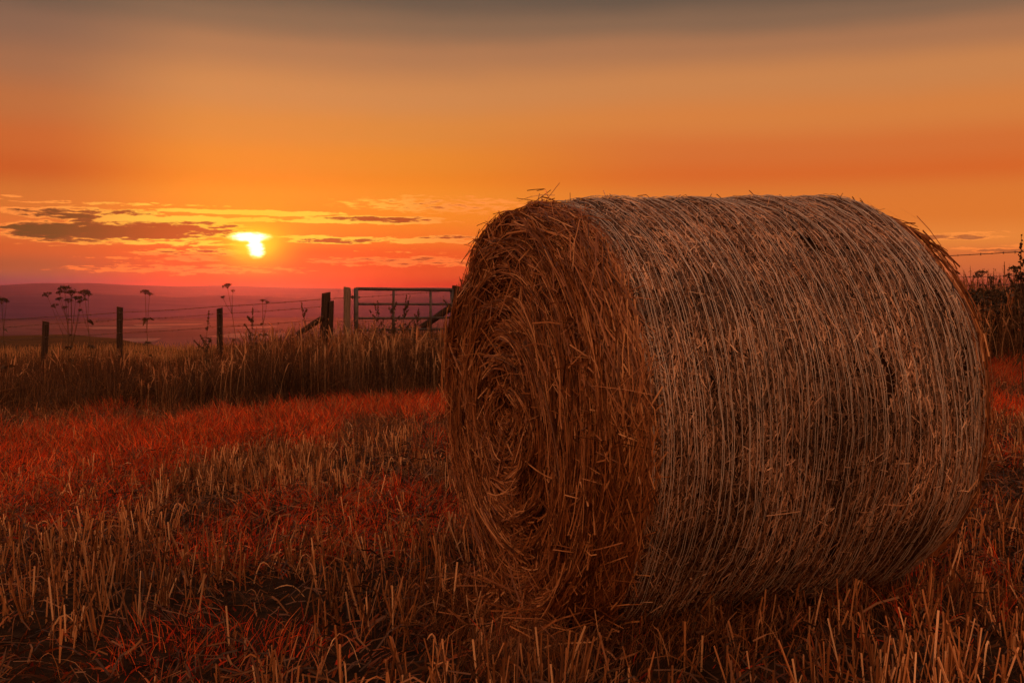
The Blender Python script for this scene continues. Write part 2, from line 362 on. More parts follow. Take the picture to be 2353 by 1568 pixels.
# core
ths = np.linspace(0, 2 * np.pi, 160, endpoint=False); prof = np.linspace(-END, END, 40)
rows = [np.stack([np.full(160, -END - dome(rq, ths) + .02), -np.cos(ths) * rq, ZC + np.sin(ths) * rq], -1) for rq in np.linspace(.01, .52, 14)]
rows += [broll(np.full(160, s), ths, -.014) for s in prof]
rows += [np.stack([np.full(160, END + .5 * dome(rq, ths) - .02), -np.cos(ths) * rq, ZC + np.sin(ths) * rq], -1) for rq in np.linspace(.52, .01, 14)]
cv = np.concatenate(rows); nr = len(rows)
i2, j2 = np.meshgrid(np.arange(nr - 1), np.arange(160), indexing='ij')
cf = np.stack([i2 * 160 + j2, i2 * 160 + (j2 + 1) % 160, (i2 + 1) * 160 + (j2 + 1) % 160, (i2 + 1) * 160 + j2], -1).reshape(-1, 4)
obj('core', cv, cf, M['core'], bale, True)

def end_straw(n, side, lo=.05, hi=.26, jit=.13, wildp=.035, wlo=.0008, whi=.0021):
    r = .585 * np.sqrt(rng.uniform(.0005, 1, n)); ph = rng.uniform(0, 2 * np.pi, n)
    ok = rng.uniform(size=n) < .12 + .88 * sstep(-.75, .1, np.sin(r * 75 + ph + .5 * np.sin(ph * 2)) + .35 * wav(r * 30, ph * 4, 1.0, 5))
    r, ph = r[ok], ph[ok]; n = len(r)
    ln = rng.uniform(lo, hi, n) * (.25 + .75 * sstep(.0, .3, r)); J = rng.normal(0, jit, n) + .12 * np.sin(ph * 2 + r * 14); wild = rng.uniform(size=n) < wildp
    J = np.where(wild, rng.uniform(-1.57, 1.57, n), J)
    tilt = rng.normal(0, .07, n) + np.where(r < .2, rng.normal(0, .25, n), 0) + np.where(wild, rng.normal(0, .15, n), 0)
    off = rng.exponential(.006, n) + np.where(wild, .010, 0)
    P = []; bend = rng.normal(0, .004, n)
    for l in (-.5, -.25, 0, .25, .5):
        L = ln * l; rl = np.clip(r + L * np.sin(J) + bend * (1 - 16 * l * l / 4), .004, .60); pl = ph + L * np.cos(J) / np.maximum(r, .07)
        P.append(np.stack([side * (END + dome(r, ph) + off + L * tilt), -np.cos(pl) * rl, ZC + np.sin(pl) * rl], -1))
    P = np.stack(P, 1); P[..., 2] = np.where(P[..., 2] < .13, .13 - .092 * np.tanh((.13 - P[..., 2]) / .092), P[..., 2])
    W = np.repeat(rng.uniform(wlo, whi, n)[:, None], 5, 1)
    ref = nrm(np.array([1., 0, 0]) + .5 * rng.normal(size=(n, 3)))
    return P, W, ref
a = end_straw(62000, -1); e1 = strands(a[0], a[1], 2, a[2])
a = end_straw(1100, -1, .14, .36, .35, .25); e2 = strands(a[0], a[1] * 1.15, 3)
tag(obj('end_straw', *merge([e1, e2]), M['end_straw'], bale), kind='stuff')
a = end_straw(5000, 1); tag(obj('end_straw', *strands(a[0], a[1] * 1.6, 2, a[2]), M['end_straw'], bale), kind='stuff')

def roll_straw(n, s0, s1, jit, lo, hi, wlo, whi, offm, uni=.15, lift=0.0, sides=2, refj=.25, holes=False):
    s = rng.uniform(s0, s1, n); th = rng.uniform(-np.pi, np.pi, n)
    if holes:   # torn places where the dark inside shows
        hole = ((np.abs(s - (.17 + .05 * np.sin(th * 9))) < .013) & (np.abs(th - .14) < .13)) | ((np.abs(s - (.475 + .02 * np.sin(th * 7))) < .018) & (np.abs(th - .32) < .38) & (rng.uniform(size=n) < .8)) | \
               ((np.abs(s - .13) < .02) & (np.abs(th - .85) < .07)) | ((np.abs(s - .10) < .012) & (np.abs(th + .62) < .05)) | \
               ((wav(s * 9, th * 3.2, .35, 3) > 1.75) & (rng.uniform(size=n) < .85))
        s, th = s[~hole], th[~hole]; n = len(s)
    ln = rng.uniform(lo, hi, n); J = rng.normal(0, jit, n); J = np.where(rng.uniform(size=n) < uni, rng.uniform(-1.57, 1.57, n), J)
    off = rng.exponential(offm, n); cur = rng.normal(0, .05, n)
    P = []
    for l in (-.5, 0, .5):
        L = ln * l
        P.append(broll(s + L * np.sin(J) + (cur * ln if l == 0 else 0), th + L * np.cos(J) / BR, off + lift * (l + .5) * ln * np.abs(rng.normal(size=n))))
    P = np.stack(P, 1)
    nor = np.stack([np.zeros(n), -np.cos(th), np.sin(th)], -1)
    W = np.repeat(rng.uniform(wlo, whi, n)[:, None], 3, 1)
    return strands(P, W, sides, nrm(nor + refj * rng.normal(size=(n, 3))))
rimL = [roll_straw(24000, -END - .005, -BL / 2 + .03, .20, .05, .20, .0008, .0022, .007, .05, refj=.6), roll_straw(420, -END, -BL / 2 + .03, .6, .06, .17, .001, .002, .008, .3, .16, 3)]
tag(obj('rim_straw', *merge(rimL), M['end_straw'], bale), kind='stuff')
tag(obj('rim_straw', *roll_straw(1500, BL / 2 + .05, END, .3, .06, .20, .0013, .003, .008, refj=.6), M['end_straw'], bale), kind='stuff')
wrap = [roll_straw(165000, -BL / 2 - .03, BL / 2 + .075, .34, .010, .048, .0006, .0017, .0022, .14, refj=.5, holes=True), roll_straw(500, -BL / 2, BL / 2 + .02, .8, .015, .04, .0015, .0028, .002, .4, holes=True),
        roll_straw(110, -BL / 2, BL / 2 + .02, 1.0, .05, .12, .001, .002, .006, .5)]
tag(obj('wrap_straw', *merge(wrap), M['wrap_straw'], bale), kind='stuff')
loose = [roll_straw(700, -BL / 2, BL / 2 + .05, 1.0, .015, .05, .0009, .0017, .003, .5, .5, 3)]
tag(obj('loose_straw', *merge(loose), M['wrap_straw'], bale), kind='stuff')
# net twine: pairs of thin strands lying round the roll
tth = np.linspace(0, 2 * np.pi, 150)
for i in range(60):
    s0 = -BL / 2 - .006 + (BL + .07) * i / 59 + rng.normal(0, .004)
    k1, k2, p1, p2 = rng.normal(0, .0018), rng.normal(0, .001), rng.uniform(0, 6.28), rng.uniform(0, 6.28)
    for q in range(2 if rng.uniform() < .55 else 1):
        s = s0 + q * rng.uniform(.002, .008) + k1 * np.sin(tth + p1) + k2 * np.sin(3 * tth + p2) + .0012 * np.sin(19 * tth + p1 * 3 + q)
        P = broll(s, tth, 0.0104 + .0018 * np.sin(13 * tth + p2 + q) + .0018 * np.sin(31 * tth + p1))
        v, f = tube(P, rng.uniform(.0005, .00085), 4, False)
        obj('twine', v, f, M['twine'], bale)

# ------------------------------------------------------------------ ground cover
def in_bale(x, y, pad=.0):
    qx, qy = x - bmid[0], y - bmid[1]
    s = qx * math.cos(AX) + qy * math.sin(AX); t = -qx * math.sin(AX) + qy * math.cos(AX)
    return (np.abs(s) < BL / 2 + .1 + pad) & (np.abs(t) < .30 + pad)
def scatter(n, y0, y1, spread=.56, power=1.0):
    """more or less even over the wedge of field in view, a margin on both sides"""
    y = np.sqrt(rng.uniform(y0 ** 2, y1 ** 2, n)) if power == 1 else y0 + (y1 - y0) * rng.uniform(0, 1, n) ** power
    x = rng.uniform(-1, 1, n) * (spread * y + .4)
    return x, y
def front(x):  # where the stubble ends and the tall grass begins
    return 11.9 + .10 * x + .35 * wav(x, 0 * x, 2.0)
GLOW_SPOTS = [(70, 1090, .5), (190, 1075, .5), (300, 1000, .8), (880, 1150, .28), (930, 1165, .22), (960, 940, .6), (640, 1200, .3), (720, 1230, .3), (850, 1235, .3), (470, 1240, .35), (560, 1250, .25),
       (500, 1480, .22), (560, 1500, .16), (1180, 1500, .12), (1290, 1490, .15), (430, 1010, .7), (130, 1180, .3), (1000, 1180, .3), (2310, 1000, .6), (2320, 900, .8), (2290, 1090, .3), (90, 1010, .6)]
GLOW_SPOTS = [((px - CX) / FOC * (EYE * FOC / (py - HOR)), EYE * FOC / (py - HOR), r) for px, py, r in GLOW_SPOTS]  # spots of red sun glow, painted through the plants' colour
def red_glow(x, y):
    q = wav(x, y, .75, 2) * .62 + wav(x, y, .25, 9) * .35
    for px, py, r in GLOW_SPOTS: q = q + 1.7 * np.exp(-((x - px) / r) ** 2 - ((y - py) / (r * 1.5)) ** 2)
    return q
def blades(x, y, h, lean, w, seg=3, droop=.25, mat=None, sides=2, head=False):
    n = len(x); z = gz(x, y); a = 2.6 * wav(x, y, .9, 10) + rng.normal(0, 1.2, n); dxy = np.stack([np.cos(a), np.sin(a)], -1) * lean[:, None]
    P, W = [], []
    for i in range(seg + 1):
        t = i / seg
        q = dxy * (t ** 1.6 * h)[:, None]
        P.append(np.stack([x + q[:, 0], y + q[:, 1], z - .01 + h * t * (1 - droop * t * lean)], -1))
        ww = w * (1 - .85 * t)
        if head and i == seg - 1: ww = w * 1.5
        W.append(ww)
    return strands(np.stack(P, 1), np.stack(W, 1), sides)
def stuff(name, geo, mat, label):
    return tag(obj(name, geo[0], geo[1], mat), label, name.replace('_', ' ') if False else None, kind='stuff')

# cut stalks in drilled rows, standing in clumps
nc = 14000
cx, cy = scatter(nc, 2.2, 12.4)
u = cx * math.cos(.35) + cy * math.sin(.35); vv = -cx * math.sin(.35) + cy * math.cos(.35)
vv = np.round(vv / .13) * .13 + rng.normal(0, .018, nc)
cx = u * math.cos(.35) - vv * math.sin(.35); cy = u * math.sin(.35) + vv * math.cos(.35)
stand = wav(cx, cy, .55, 4) * .7 + wav(cx, cy, 1.3, 12) * .6
keep = (rng.uniform(size=nc) < .22 + .78 * sstep(-.9, .3, stand)) & (rng.uniform(size=nc) > .93 * sstep(-4.4, -2.8, cy - front(cx))) & (rng.uniform(size=nc) > .2 * (1 - sstep(3.2, 5.0, cy))) & (rng.uniform(size=nc) > .85 * sstep(.55, 1.25, red_glow(cx, cy))) & (cy < front(cx) + .2) & (cy > 2.0); cx, cy = cx[keep], cy[keep]
rep = rng.integers(2, 7, len(cx)); sx = np.repeat(cx, rep); sy = np.repeat(cy, rep)
clean = np.repeat(rng.normal(0, .12, (len(cx), 2)), rep, 0)
n_ = len(sx); sx = sx + rng.normal(0, .018, n_); sy = sy + rng.normal(0, .018, n_)
k = ~in_bale(sx, sy, .05); sx, sy, clean = sx[k], sy[k], clean[k]; n_ = len(sx)
h = rng.uniform(.05, .155, n_) * (1 + .2 * wav(sx, sy, .8, 11)); ln = clean + rng.normal(0, .15, (n_, 2))
z = gz(sx, sy) - .01
P = np.stack([np.stack([sx, sy, z], -1), np.stack([sx + ln[:, 0] * h * .5, sy + ln[:, 1] * h * .5, z + h * .5], -1), np.stack([sx + ln[:, 0] * h, sy + ln[:, 1] * h, z + h], -1)], 1)
W = np.repeat(rng.uniform(.0014, .0033, n_)[:, None], 3, 1)
stuff('stubble', strands(P, W, 3), M['stubble'], 'cut straw stubble standing across the whole near field')
# bent dead leaves and straw litter lying between the stalks
x, y = scatter(34000, 2.2, 12.0); k = ~in_bale(x, y, .12) & (y < front(x)); x, y = x[k], y[k]; n_ = len(x)
a = rng.uniform(0, 2 * np.pi, n_); ln = rng.uniform(.03, .14, n_); z = gz(x, y); z0 = rng.uniform(.004, .06, n_); dz_ = rng.normal(0, .022, n_)
d = np.stack([np.cos(a), np.sin(a)], -1) * ln[:, None]
P = np.stack([np.stack([x - d[:, 0] / 2, y - d[:, 1] / 2, z + np.maximum(z0 - dz_, .003)], -1), np.stack([x + rng.normal(0, .008, n_), y, z + z0 + rng.uniform(0, .03, n_)], -1),
              np.stack([x + d[:, 0] / 2, y + d[:, 1] / 2, z + np.maximum(z0 + dz_, .003)], -1)], 1)
stuff('straw_litter', strands(P, np.repeat(rng.uniform(.0012, .0032, n_)[:, None], 3, 1), 2), M['litter'], 'broken straw and dead leaf litter between the stalks')
# rank growth left standing round the foot of the bale where the mower could not reach
n_ = 7000; bs = rng.uniform(-BL / 2 - .35, BL / 2 + .3, n_); bt = -.30 - np.abs(rng.normal(0, .16, n_)); e_ = rng.uniform(size=n_) < .4
bs = np.where(e_, -BL / 2 - .10 - np.abs(rng.normal(0, .12, n_)), bs); bt = np.where(e_, rng.uniform(-.5, .5, n_), bt)
x = bmid[0] + bs * math.cos(AX) - bt * math.sin(AX); y = bmid[1] + bs * math.sin(AX) + bt * math.cos(AX)
k = rng.uniform(size=n_) < np.where(bs < 0, 1, .45); x, y = x[k], y[k]; n_ = len(x)
stuff('foot_growth', blades(x, y, rng.uniform(.03, .13, n_), rng.uniform(.1, .9, n_), rng.uniform(.001, .003, n_)), M['verge_grass'], 'uncut brown grass and weeds round the foot of the bale')
# straw shed round the foot of the bale
n_ = 420; a = np.pi + rng.normal(0, .6, n_); q = np.abs(rng.normal(0, .06, n_))
bs = np.clip(np.cos(a) * 1.6, -1, 1) * (BL / 2 + .10) + np.cos(a) * q; bt = np.clip(np.sin(a) * 1.6, -1, 1) * .36 + np.sin(a) * q
x = bmid[0] + bs * math.cos(AX) - bt * math.sin(AX); y = bmid[1] + bs * math.sin(AX) + bt * math.cos(AX); z = gz(x, y) + np.maximum(.10 - .6 * q, .004) * rng.uniform(0, 1, n_)
a = rng.uniform(0, 2 * np.pi, n_); ln = rng.uniform(.05, .22, n_); d = np.stack([np.cos(a), np.sin(a), rng.normal(0, .5, n_)], -1) * ln[:, None] / 2; c0 = np.stack([x, y, z], -1)
P = np.stack([c0 - d, c0 + np.stack([0 * z, 0 * z, rng.uniform(0, .02, n_)], -1), c0 + d], 1); P[..., 2] = np.maximum(P[..., 2], gz(P[..., 0], P[..., 1]) + .003)
stuff('fallen_straw', strands(P, np.repeat(rng.uniform(.001, .0026, n_)[:, None], 3, 1), 2), M['end_straw'], 'loose straw shed in a heap round the foot of the bale')
# dead leaf blades curling over from the stalks
x, y = scatter(3800, 2.2, 11.0); k = ~in_bale(x, y); x, y = x[k], y[k]; n_ = len(x); z = gz(x, y)
a = rng.uniform(0, 2 * np.pi, n_); hh = rng.uniform(.02, .095, n_); ln = rng.uniform(.015, .12, n_); fall = rng.uniform(-.2, .9, n_)
P = np.stack([np.stack([x + np.cos(a) * ln * t, y + np.sin(a) * ln * t, z + hh * (1 - (1 - t / .55) ** 2 if t < .55 else 1 - fall * ((t - .55) / .45) ** 2)], -1) for t in (0, .18, .38, .58, .78, 1)], 1)
W = rng.uniform(.0013, .0032, n_)[:, None] * np.array([1, 1, 1, .9, .7, .2])
stuff('curled_leaves', strands(P, W, 2), M['stubble'], 'dead leaf blades curling over among the cut stalks')
# short brown grass thickening towards the verge
x, y = scatter(60000, 5.0, 13.2); fr = front(x); k = (rng.uniform(size=len(x)) < sstep(fr - 4.6, fr - 2.0, y) * (.35 + .65 * sstep(-.8, .6, wav(x, y, .5, 17)))) & (y < fr + .6) & ~in_bale(x, y, .05); x, y = x[k], y[k]; n_ = len(x)
stuff('short_grass', blades(x, y, rng.uniform(.05, .22, n_), rng.uniform(.1, .9, n_), rng.uniform(.0018, .004, n_)), M['verge_grass'], 'short dry brown grass where the stubble meets the verge')
# low brown-green weeds
x, y = scatter(95000, 2.2, 12.3); k = ~in_bale(x, y) & (wav(x, y, .6, 13) + .4 * rng.normal(size=len(x)) > -.6); x, y = x[k], y[k]; n_ = len(x)
stuff('low_weeds', blades(x, y, rng.uniform(.02, .085, n_), rng.uniform(.3, 1.6, n_), rng.uniform(.002, .006, n_)), M['low_weed'], 'low dark weeds covering soil between the stubble')
# red sun glow painted as grass colour: a band along the foot of the tall grass and patches in the stubble
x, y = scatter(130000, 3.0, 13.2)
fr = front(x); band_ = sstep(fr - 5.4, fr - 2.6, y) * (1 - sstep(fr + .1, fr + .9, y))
pr = .85 * band_ * (.03 + .97 * sstep(-.15, .9, red_glow(x, y) + .45 * wav(x, y, 2.2, 16) + .25 * wav(x, y, .12, 20))) + .8 * sstep(.55, 1.2, red_glow(x, y)) * (y < fr)
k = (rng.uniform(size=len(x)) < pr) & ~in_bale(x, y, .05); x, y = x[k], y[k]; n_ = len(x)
stuff('sunglow_grass', blades(x, y, rng.uniform(.06, .20, n_) * (.66 + .34 * sstep(4, 10, y)), rng.uniform(.1, .8, n_), rng.uniform(.0014, .0040, n_) * (.6 + .4 * sstep(4, 9, y))), M['sunglow_grass'], 'short grass with red sun glow put into its colour, in patches and along the verge')
x, y = scatter(26000, 2.2, 9); k = (red_glow(x, y) + .5 * rng.normal(size=len(x)) > .8) & ~in_bale(x, y, .05); x, y = x[k], y[k]; n_ = len(x)
stuff('red_glow_weeds', blades(x, y, rng.uniform(.015, .065, n_), rng.uniform(.4, 1.5, n_), rng.uniform(.002, .006, n_)), M['red_glow_leaf'], 'small red leaved weeds with sun glow put into their colour, scattered through the stubble')

# tall grass of the verge
def grass_h(x, y):
    return .56 + .12 * wav(x, y, 1.0, 5) + .07 * wav(x, y, .5, 15) + .10 * sstep(-4.5, -1.5, x) + .20 * sstep(3.5, 6.5, x) + .03 * sstep(-4, -7, x)
x, y = scatter(105000, 11.3, 20.5, .56, .9); k = (y > front(x)) & (wav(x, y, .55, 8) > -1.2); x, y = x[k], y[k]; n_ = len(x)
edge = .28 + .72 * sstep(-.2, 1.7, y - front(x) + .5 * wav(x, y, .35, 1) + .4 * wav(x, y, 1.0, 19))
hh = grass_h(x, y) * rng.uniform(.45, 1.10, n_) * edge
g1 = blades(x, y, hh, np.abs(rng.normal(.15, .45, n_)), rng.uniform(.0022, .0058, n_), 4, .45)
stuff('tall_grass', g1, M['tall_grass'], 'tall dry uncut grass along the fence line')
# flowering stems of the same grass, each with a feathery head that nods to one side
x, y = scatter(14000, 11.7, 19.5, .56, .8); k = (y > front(x) + .1) & (wav(x, y, .9, 18) + .5 * rng.normal(size=len(x)) > .95 - 1.15 * sstep(-5.5, -2.5, x)); x, y = x[k], y[k]; n_ = len(x); z = gz(x, y)
hh = grass_h(x, y) * rng.uniform(.75, 1.15, n_) * (.6 + .4 * sstep(0, 1.0, y - front(x))); a = rng.uniform(0, 2 * np.pi, n_); le = np.abs(rng.normal(.12, .14, n_)) * hh
P = np.stack([np.stack([x + np.cos(a) * le * t ** 2, y + np.sin(a) * le * t ** 2, z + hh * t * (1 - .12 * t * t * le / hh)], -1) for t in (0, .3, .55, .75, .84, .93, 1.0)], 1)
W = np.array([.0022, .002, .0018, .0016, .007, .006, .001])[None] * rng.uniform(.6, 1.3, n_)[:, None]
gh = [strands(P, W, 2)]
for j in range(5):   # side florets
    t = rng.uniform(.76, .99, n_); b0 = np.stack([x + np.cos(a) * le * t ** 2, y + np.sin(a) * le * t ** 2, z + hh * t * (1 - .12 * t * t * le / hh)], -1)
    d = nrm(rng.normal(size=(n_, 3)) + np.array([0, 0, .7])) * rng.uniform(.02, .05, n_)[:, None]
    gh.append(strands(np.stack([b0, b0 + d * .6, b0 + d], 1), np.tile(np.array([.001, .0035, .001]), (n_, 1)), 2))
stuff('seeding_grass', merge(gh), M['seed_head'], 'pale feathery seed heads rising out of the tall grass')
x, y = scatter(22000, 20, 38, .56, 1); n_ = len(x)
stuff('field_grass', blades(x, y, rng.uniform(.10, .28, n_), rng.uniform(.05, .5, n_), rng.uniform(.006, .012, n_), 2), M['gold_grass'], 'short golden grass of the field beyond the fence')

# ------------------------------------------------------------------ fences and gate
def post(name, px, py, y, w_, mat, parent=None, lean=(0, 0), square=True, drop=0.0):
    """a weathered post from the ground to its top; returns it with the top point"""
    top = at(px, py, y); g = float(gz(top.x, y)) - .15
    p = empty(name, (0, 0, 0)) if False else None
    n_s = 7; pts, rads = [], []
    v, f = [], []
    sides = 10
    for i in range(n_s + 1):
        t = i / n_s; zz = g + (top.z - g) * t
        for s in range(sides):
            an = 2 * math.pi * (s + .5) / sides
            r = w_ / 2 * (1.0 + .05 * math.sin(3 * an + i) + .03 * math.sin(i * 2.3 + s))
            if square:
                q = max(abs(math.cos(an)), abs(math.sin(an))); r = r / (q ** .75)
            v.append((top.x + lean[0] * (t - 1) + math.cos(an) * r, y + lean[1] * (t - 1) + math.sin(an) * r, zz + (.012 * math.sin(an * 1 + px) if i == n_s else 0)))
    for i in range(n_s):
        for s in range(sides): f.append((i * sides + s, i * sides + (s + 1) % sides, (i + 1) * sides + (s + 1) % sides, (i + 1) * sides + s))
    f.append(tuple(n_s * sides + s for s in range(sides)))
    o = obj(name, v, f, mat, parent); return o, top
def wire(pts, parent, r=.0025, barb=.11):
    """a strand of barbed wire: two twisted lines, barbs every few inches"""
    pts = [Vector(p) for p in pts]; line = []
    for a, b in zip(pts, pts[1:]):
        nseg = max(4, int((b - a).length / .12))
        for i in range(nseg):
            t = i / nseg; p = a.lerp(b, t); p.z -= .10 * t * (1 - t) * min(1, (b - a).length / 3) * .6; line.append(p)
    line.append(pts[-1])
    v, f = tube(line, r, 4)
    o = obj('wire', v, f, M['wire'], parent)
    bv, bf = [], []
    tot = 0; nxt = .05
    for a, b in zip(line, line[1:]):
        tot += (b - a).length
        if tot >= nxt:
            nxt = tot + barb; d = (b - a).normalized()
            for s in (-1, 1):
                q = Vector(rng.normal(size=3)); q = (q - d * q.dot(d)).normalized() * .019
                tv, tf = tube([b - q + d * .006 * s, b, b + q + d * .006 * s], [.0012, .0042, .0012], 4)
                o0 = len(bv); bv += tv; bf += [tuple(i + o0 for i in t_) for t_ in tf]
    tag(obj('barbs', bv, bf, M['wire'], o), kind='stuff')
    return o
fl = empty('wire_fence', tuple(at(500, 740, 18.2))); fl.location.z = float(gz(fl.location.x, fl.location.y)); OFF = fl.location.copy()
tag(fl, 'barbed wire fence on dark wooden posts running up to the gate', 'fence')
def under(parent, fn, *a, **k):
    r = fn(*a, **k); o = r[0] if isinstance(r, tuple) else r
    o.location = -parent.location; return r
# children of an empty with a location: shift their mesh back by that location
for px, py, y, w_, ln in ((-175, 740, 20.2, .10, (0, 0)), (105, 738, 19.4, .105, (.04, 0)), (275, 705, 18.8, .095, (.0, 0)), (504, 708, 18.2, .09, (-.02, 0))):
    under(fl, post, 'fence_post', px, py, y, w_, M['wood'], fl, ln)
under(fl, post, 'strainer_post', 749, 672, 17.5, .135, M['wood'], fl, (.05, 0), False)
under(fl, post, 'strainer_post', 761, 692, 17.45, .075, M['wood'], fl, (.03, 0), True)
def strut(a, b, r, parent, mat=M['wood']):
    a, b = Vector(a), Vector(b); v, f = tube([a, a.lerp(b, .35) + Vector((0, 0, .006)), a.lerp(b, .7), b], [r, r * 1.05, r * .97, r], 8)
    return obj('brace', v, f, mat, parent)
bA = at(745, 728, 17.45); bB = at(683, 768, 17.45); under(fl, strut, bA, (bB.x, bB.y, bB.z), .042, fl)
depth = lambda px: np.interp(px, [-175, 105, 275, 504, 749, 1045], [20.2, 19.4, 18.8, 18.2, 17.5, 18.7])
for off, rr_ in ((0, .0042), (17, .0032), (47, .0032)):
    xs = [-175, 105, 275, 504, 749]
    ys = [744.5, 727.5, 717.5, 703.5, 686]
    under(fl, wire, [at(px, py + off, depth(px) - .06) for px, py in zip(xs, ys)], fl, rr_)
# the same line carries on behind the gate
fg = empty('wire_fence', (at(900, 700, 20.5).x, 20.5, 0)); fg.location.z = float(gz(fg.location.x, 20.5))
tag(fg, 'two barbed wires seen through the bars of the gate', 'fence')
for y0, y1 in ((686, 666), (738, 729)):
    under(fg, wire, [at(753, y0, 19.2), at(1046, y1, 20.6)], fg, .0038)
under(fg, post, 'fence_post', 1046, 662, 20.7, .09, M['wood'], fg)

gpost, gtop = post('gate_post', 797, 660, 17.4, .105, M['wood_pale']); tag(gpost, 'pale square gate post between strainer post and metal gate', 'gate post')
hp = empty('hanging_post', (at(1047, 660, 18.75).x, 18.75, 0)); hp.location.z = float(gz(hp.location.x, 18.75))
tag(hp, 'dark wooden post with diagonal brace at the bale end of gate', 'gate post')
under(hp, post, 'post', 1047, 657, 18.75, .13, M['wood'], hp, (0, 0), False)
a0 = at(1046, 700, 18.7); b0 = at(968, 752, 18.6); under(hp, strut, a0, b0, .055, hp)
# gate
gl, gr = at(818, 663, 17.45), at(1038, 666, 18.65)
gate = empty('farm_gate', (gl.x, gl.y, float(gz(gl.x, gl.y)))); tag(gate, 'grey tubular metal farm gate among tall weeds', 'gate')
gloc = gate.location.copy()
def gpt(t, zoff): p = gl.lerp(gr, t); return Vector((p.x, p.y, p.z + zoff)) - gloc
def gbar(name, a, b, r):
    v, f = tube([a, a.lerp(b, .5), b], r, 10); return obj(name, v, f, M['steel'], gate, True)
for i, dzz in enumerate((0, -.235, -.455, -.64, -.80, -.93)):
    gbar('rail', gpt(.0, dzz), gpt(1, dzz), .027 if i == 0 else .019)
for t in (0, 1): gbar('end_upright', gpt(t, .015), gpt(t, -.95), .036 if t == 0 else .027)
for t in (.375, .765): gbar('upright', gpt(t, -.02), gpt(t, -.93), .021)
lt = gbar('latch', gpt(0, -.13) + Vector((-.09, 0, 0)), gpt(0, -.13) + Vector((.06, 0, 0)), .012)
v, f = tube([gpt(0, -.10) + Vector((-.05, -.03, 0)), gpt(0, -.16) + Vector((-.05, -.03, 0))], .012, 8); obj('latch_handle', v, f, M['steel'], lt)

# fence to the right of the bale
fr_ = empty('wire_fence', (at(2347, 700, 13.2).x, 13.2, 0)); fr_.location.z = float(gz(fr_.location.x, 13.2))
tag(fr_, 'barbed wire fence beyond the far end of the bale', 'fence')
under(fr_, post, 'fence_post', 2347, 652, 13.2, .07, M['wood'], fr_)
under(fr_, post, 'fence_post', 2440, 560, 12.9, .10, M['wood'], fr_)
under(fr_, post, 'fence_post', 1500, 640, 15.2, .10, M['wood'], fr_)
for (ya, yb), r in (((618, 573), .0045), ((645, 631), .003), ((668, 649), .0035)):
    under(fr_, wire, [at(1500, ya, 15.1), at(2440, yb, 12.85)], fr_, r, .10)

# ------------------------------------------------------------------ standing weeds
def bez(a, b, bow, k=9):
    a, b = np.array(a), np.array(b); t = np.linspace(0, 1, k)[:, None]
    return a + (b - a) * t + np.sin(np.pi * t) * np.array(bow)
def leafy(parent, p, size, n=3):
    """ragged hanging leaf"""
    P, W = [], []
    for i in range(n):
        d = np.array([rng.normal(), rng.normal() * .6, rng.uniform(-.9, .2)]); d = d / np.linalg.norm(d) * size * rng.uniform(.6, 1.1)
        P.append([p, p + d * .5 + np.array([0, 0, .015]), p + d]); W.append([size * .06, size * .22, size * .03])
    v, f = strands(np.array(P), np.array(W), 2); obj('leaf', v, f, M['weed'], parent)
def umbel(parent, p, size, up, rays=13):
    """flat-topped flower head gone to seed: rays with little knots at their ends"""
    up = np.array(up, float); up /= np.linalg.norm(up); geo = []
    U = np.cross(up, [0, 1, 0.1]); U /= np.linalg.norm(U); V = np.cross(up, U)
    tips = []
    for i in range(rays):
        a = 2.4 * i; q = math.sqrt((i + .5) / rays) * rng.uniform(.85, 1.1)
        tip = p + up * size * (.62 - .22 * q * q) + (U * math.cos(a) + V * math.sin(a)) * q * size * .62
        tips.append(tip)
    tips = np.array(tips); n = len(tips)
    P = np.stack([np.repeat(p[None], n, 0), (tips + p) / 2 + up * .004, tips], 1)
    geo.append(strands(P, np.full((n, 3), .0016), 3))
    kn = 9
    kp = np.repeat(tips, kn, 0) + rng.normal(0, size * .07, (n * kn, 3)); kd = nrm(rng.normal(size=(n * kn, 3)) + up) * size * .075
    geo.append(strands(np.stack([kp - kd, kp, kp + kd], 1), np.tile(np.array([.001, size * .045, .001]), (n * kn, 1)), 3))
    return obj('umbel', *merge(geo), M['weed'], parent)
def hogweed(label, y, stems, leaves=4, r=.0055):
    """stems: list of (base px, tip px, tip py, head size, side heads[(frac, px, py, size)])"""
    x0 = at(stems[0][0], 760, y).x; root = empty('hogweed', (x0, y, float(gz(x0, y)))); tag(root, label, 'wild plant', 'seeded hogweed along the fence')
    L = np.array(root.location)
    for bpx, tpx, tpy, sz_, sides_ in stems:
        b = at(bpx, 760, y); base = np.array([b.x, y, float(gz(b.x, y))]) - L; tip = np.array(at(tpx, tpy, y)) + np.array([0, rng.normal(0, .05), 0]) - L; tip = tip - np.array([0, 0, sz_ * .4])
        path = bez(base, tip, (rng.normal(0, .02), 0, 0)); v, f = tube(path, np.linspace(r, r * .45, len(path)), 6); st = obj('stem', v, f, M['weed'], root)
        umbel(root, path[-1], sz_, path[-1] - path[-2], 15)
        for fr0, px, py, s2 in sides_:
            p0 = path[int(fr0 * (len(path) - 1))]; tp = np.array(at(px, py, y)) - L; tp = tp + np.array([0, rng.normal(0, .04), -s2 * .4])
            bp = bez(p0, tp, (.0, 0, -.015)); v, f = tube(bp, np.linspace(r * .6, r * .35, len(bp)), 5); obj('branch', v, f, M['weed'], st)
            umbel(root, bp[-1], s2, bp[-1] - bp[-3])
        for i in range(leaves):
            leafy(root, path[rng.integers(3, 7)], rng.uniform(.05, .11))
    return root
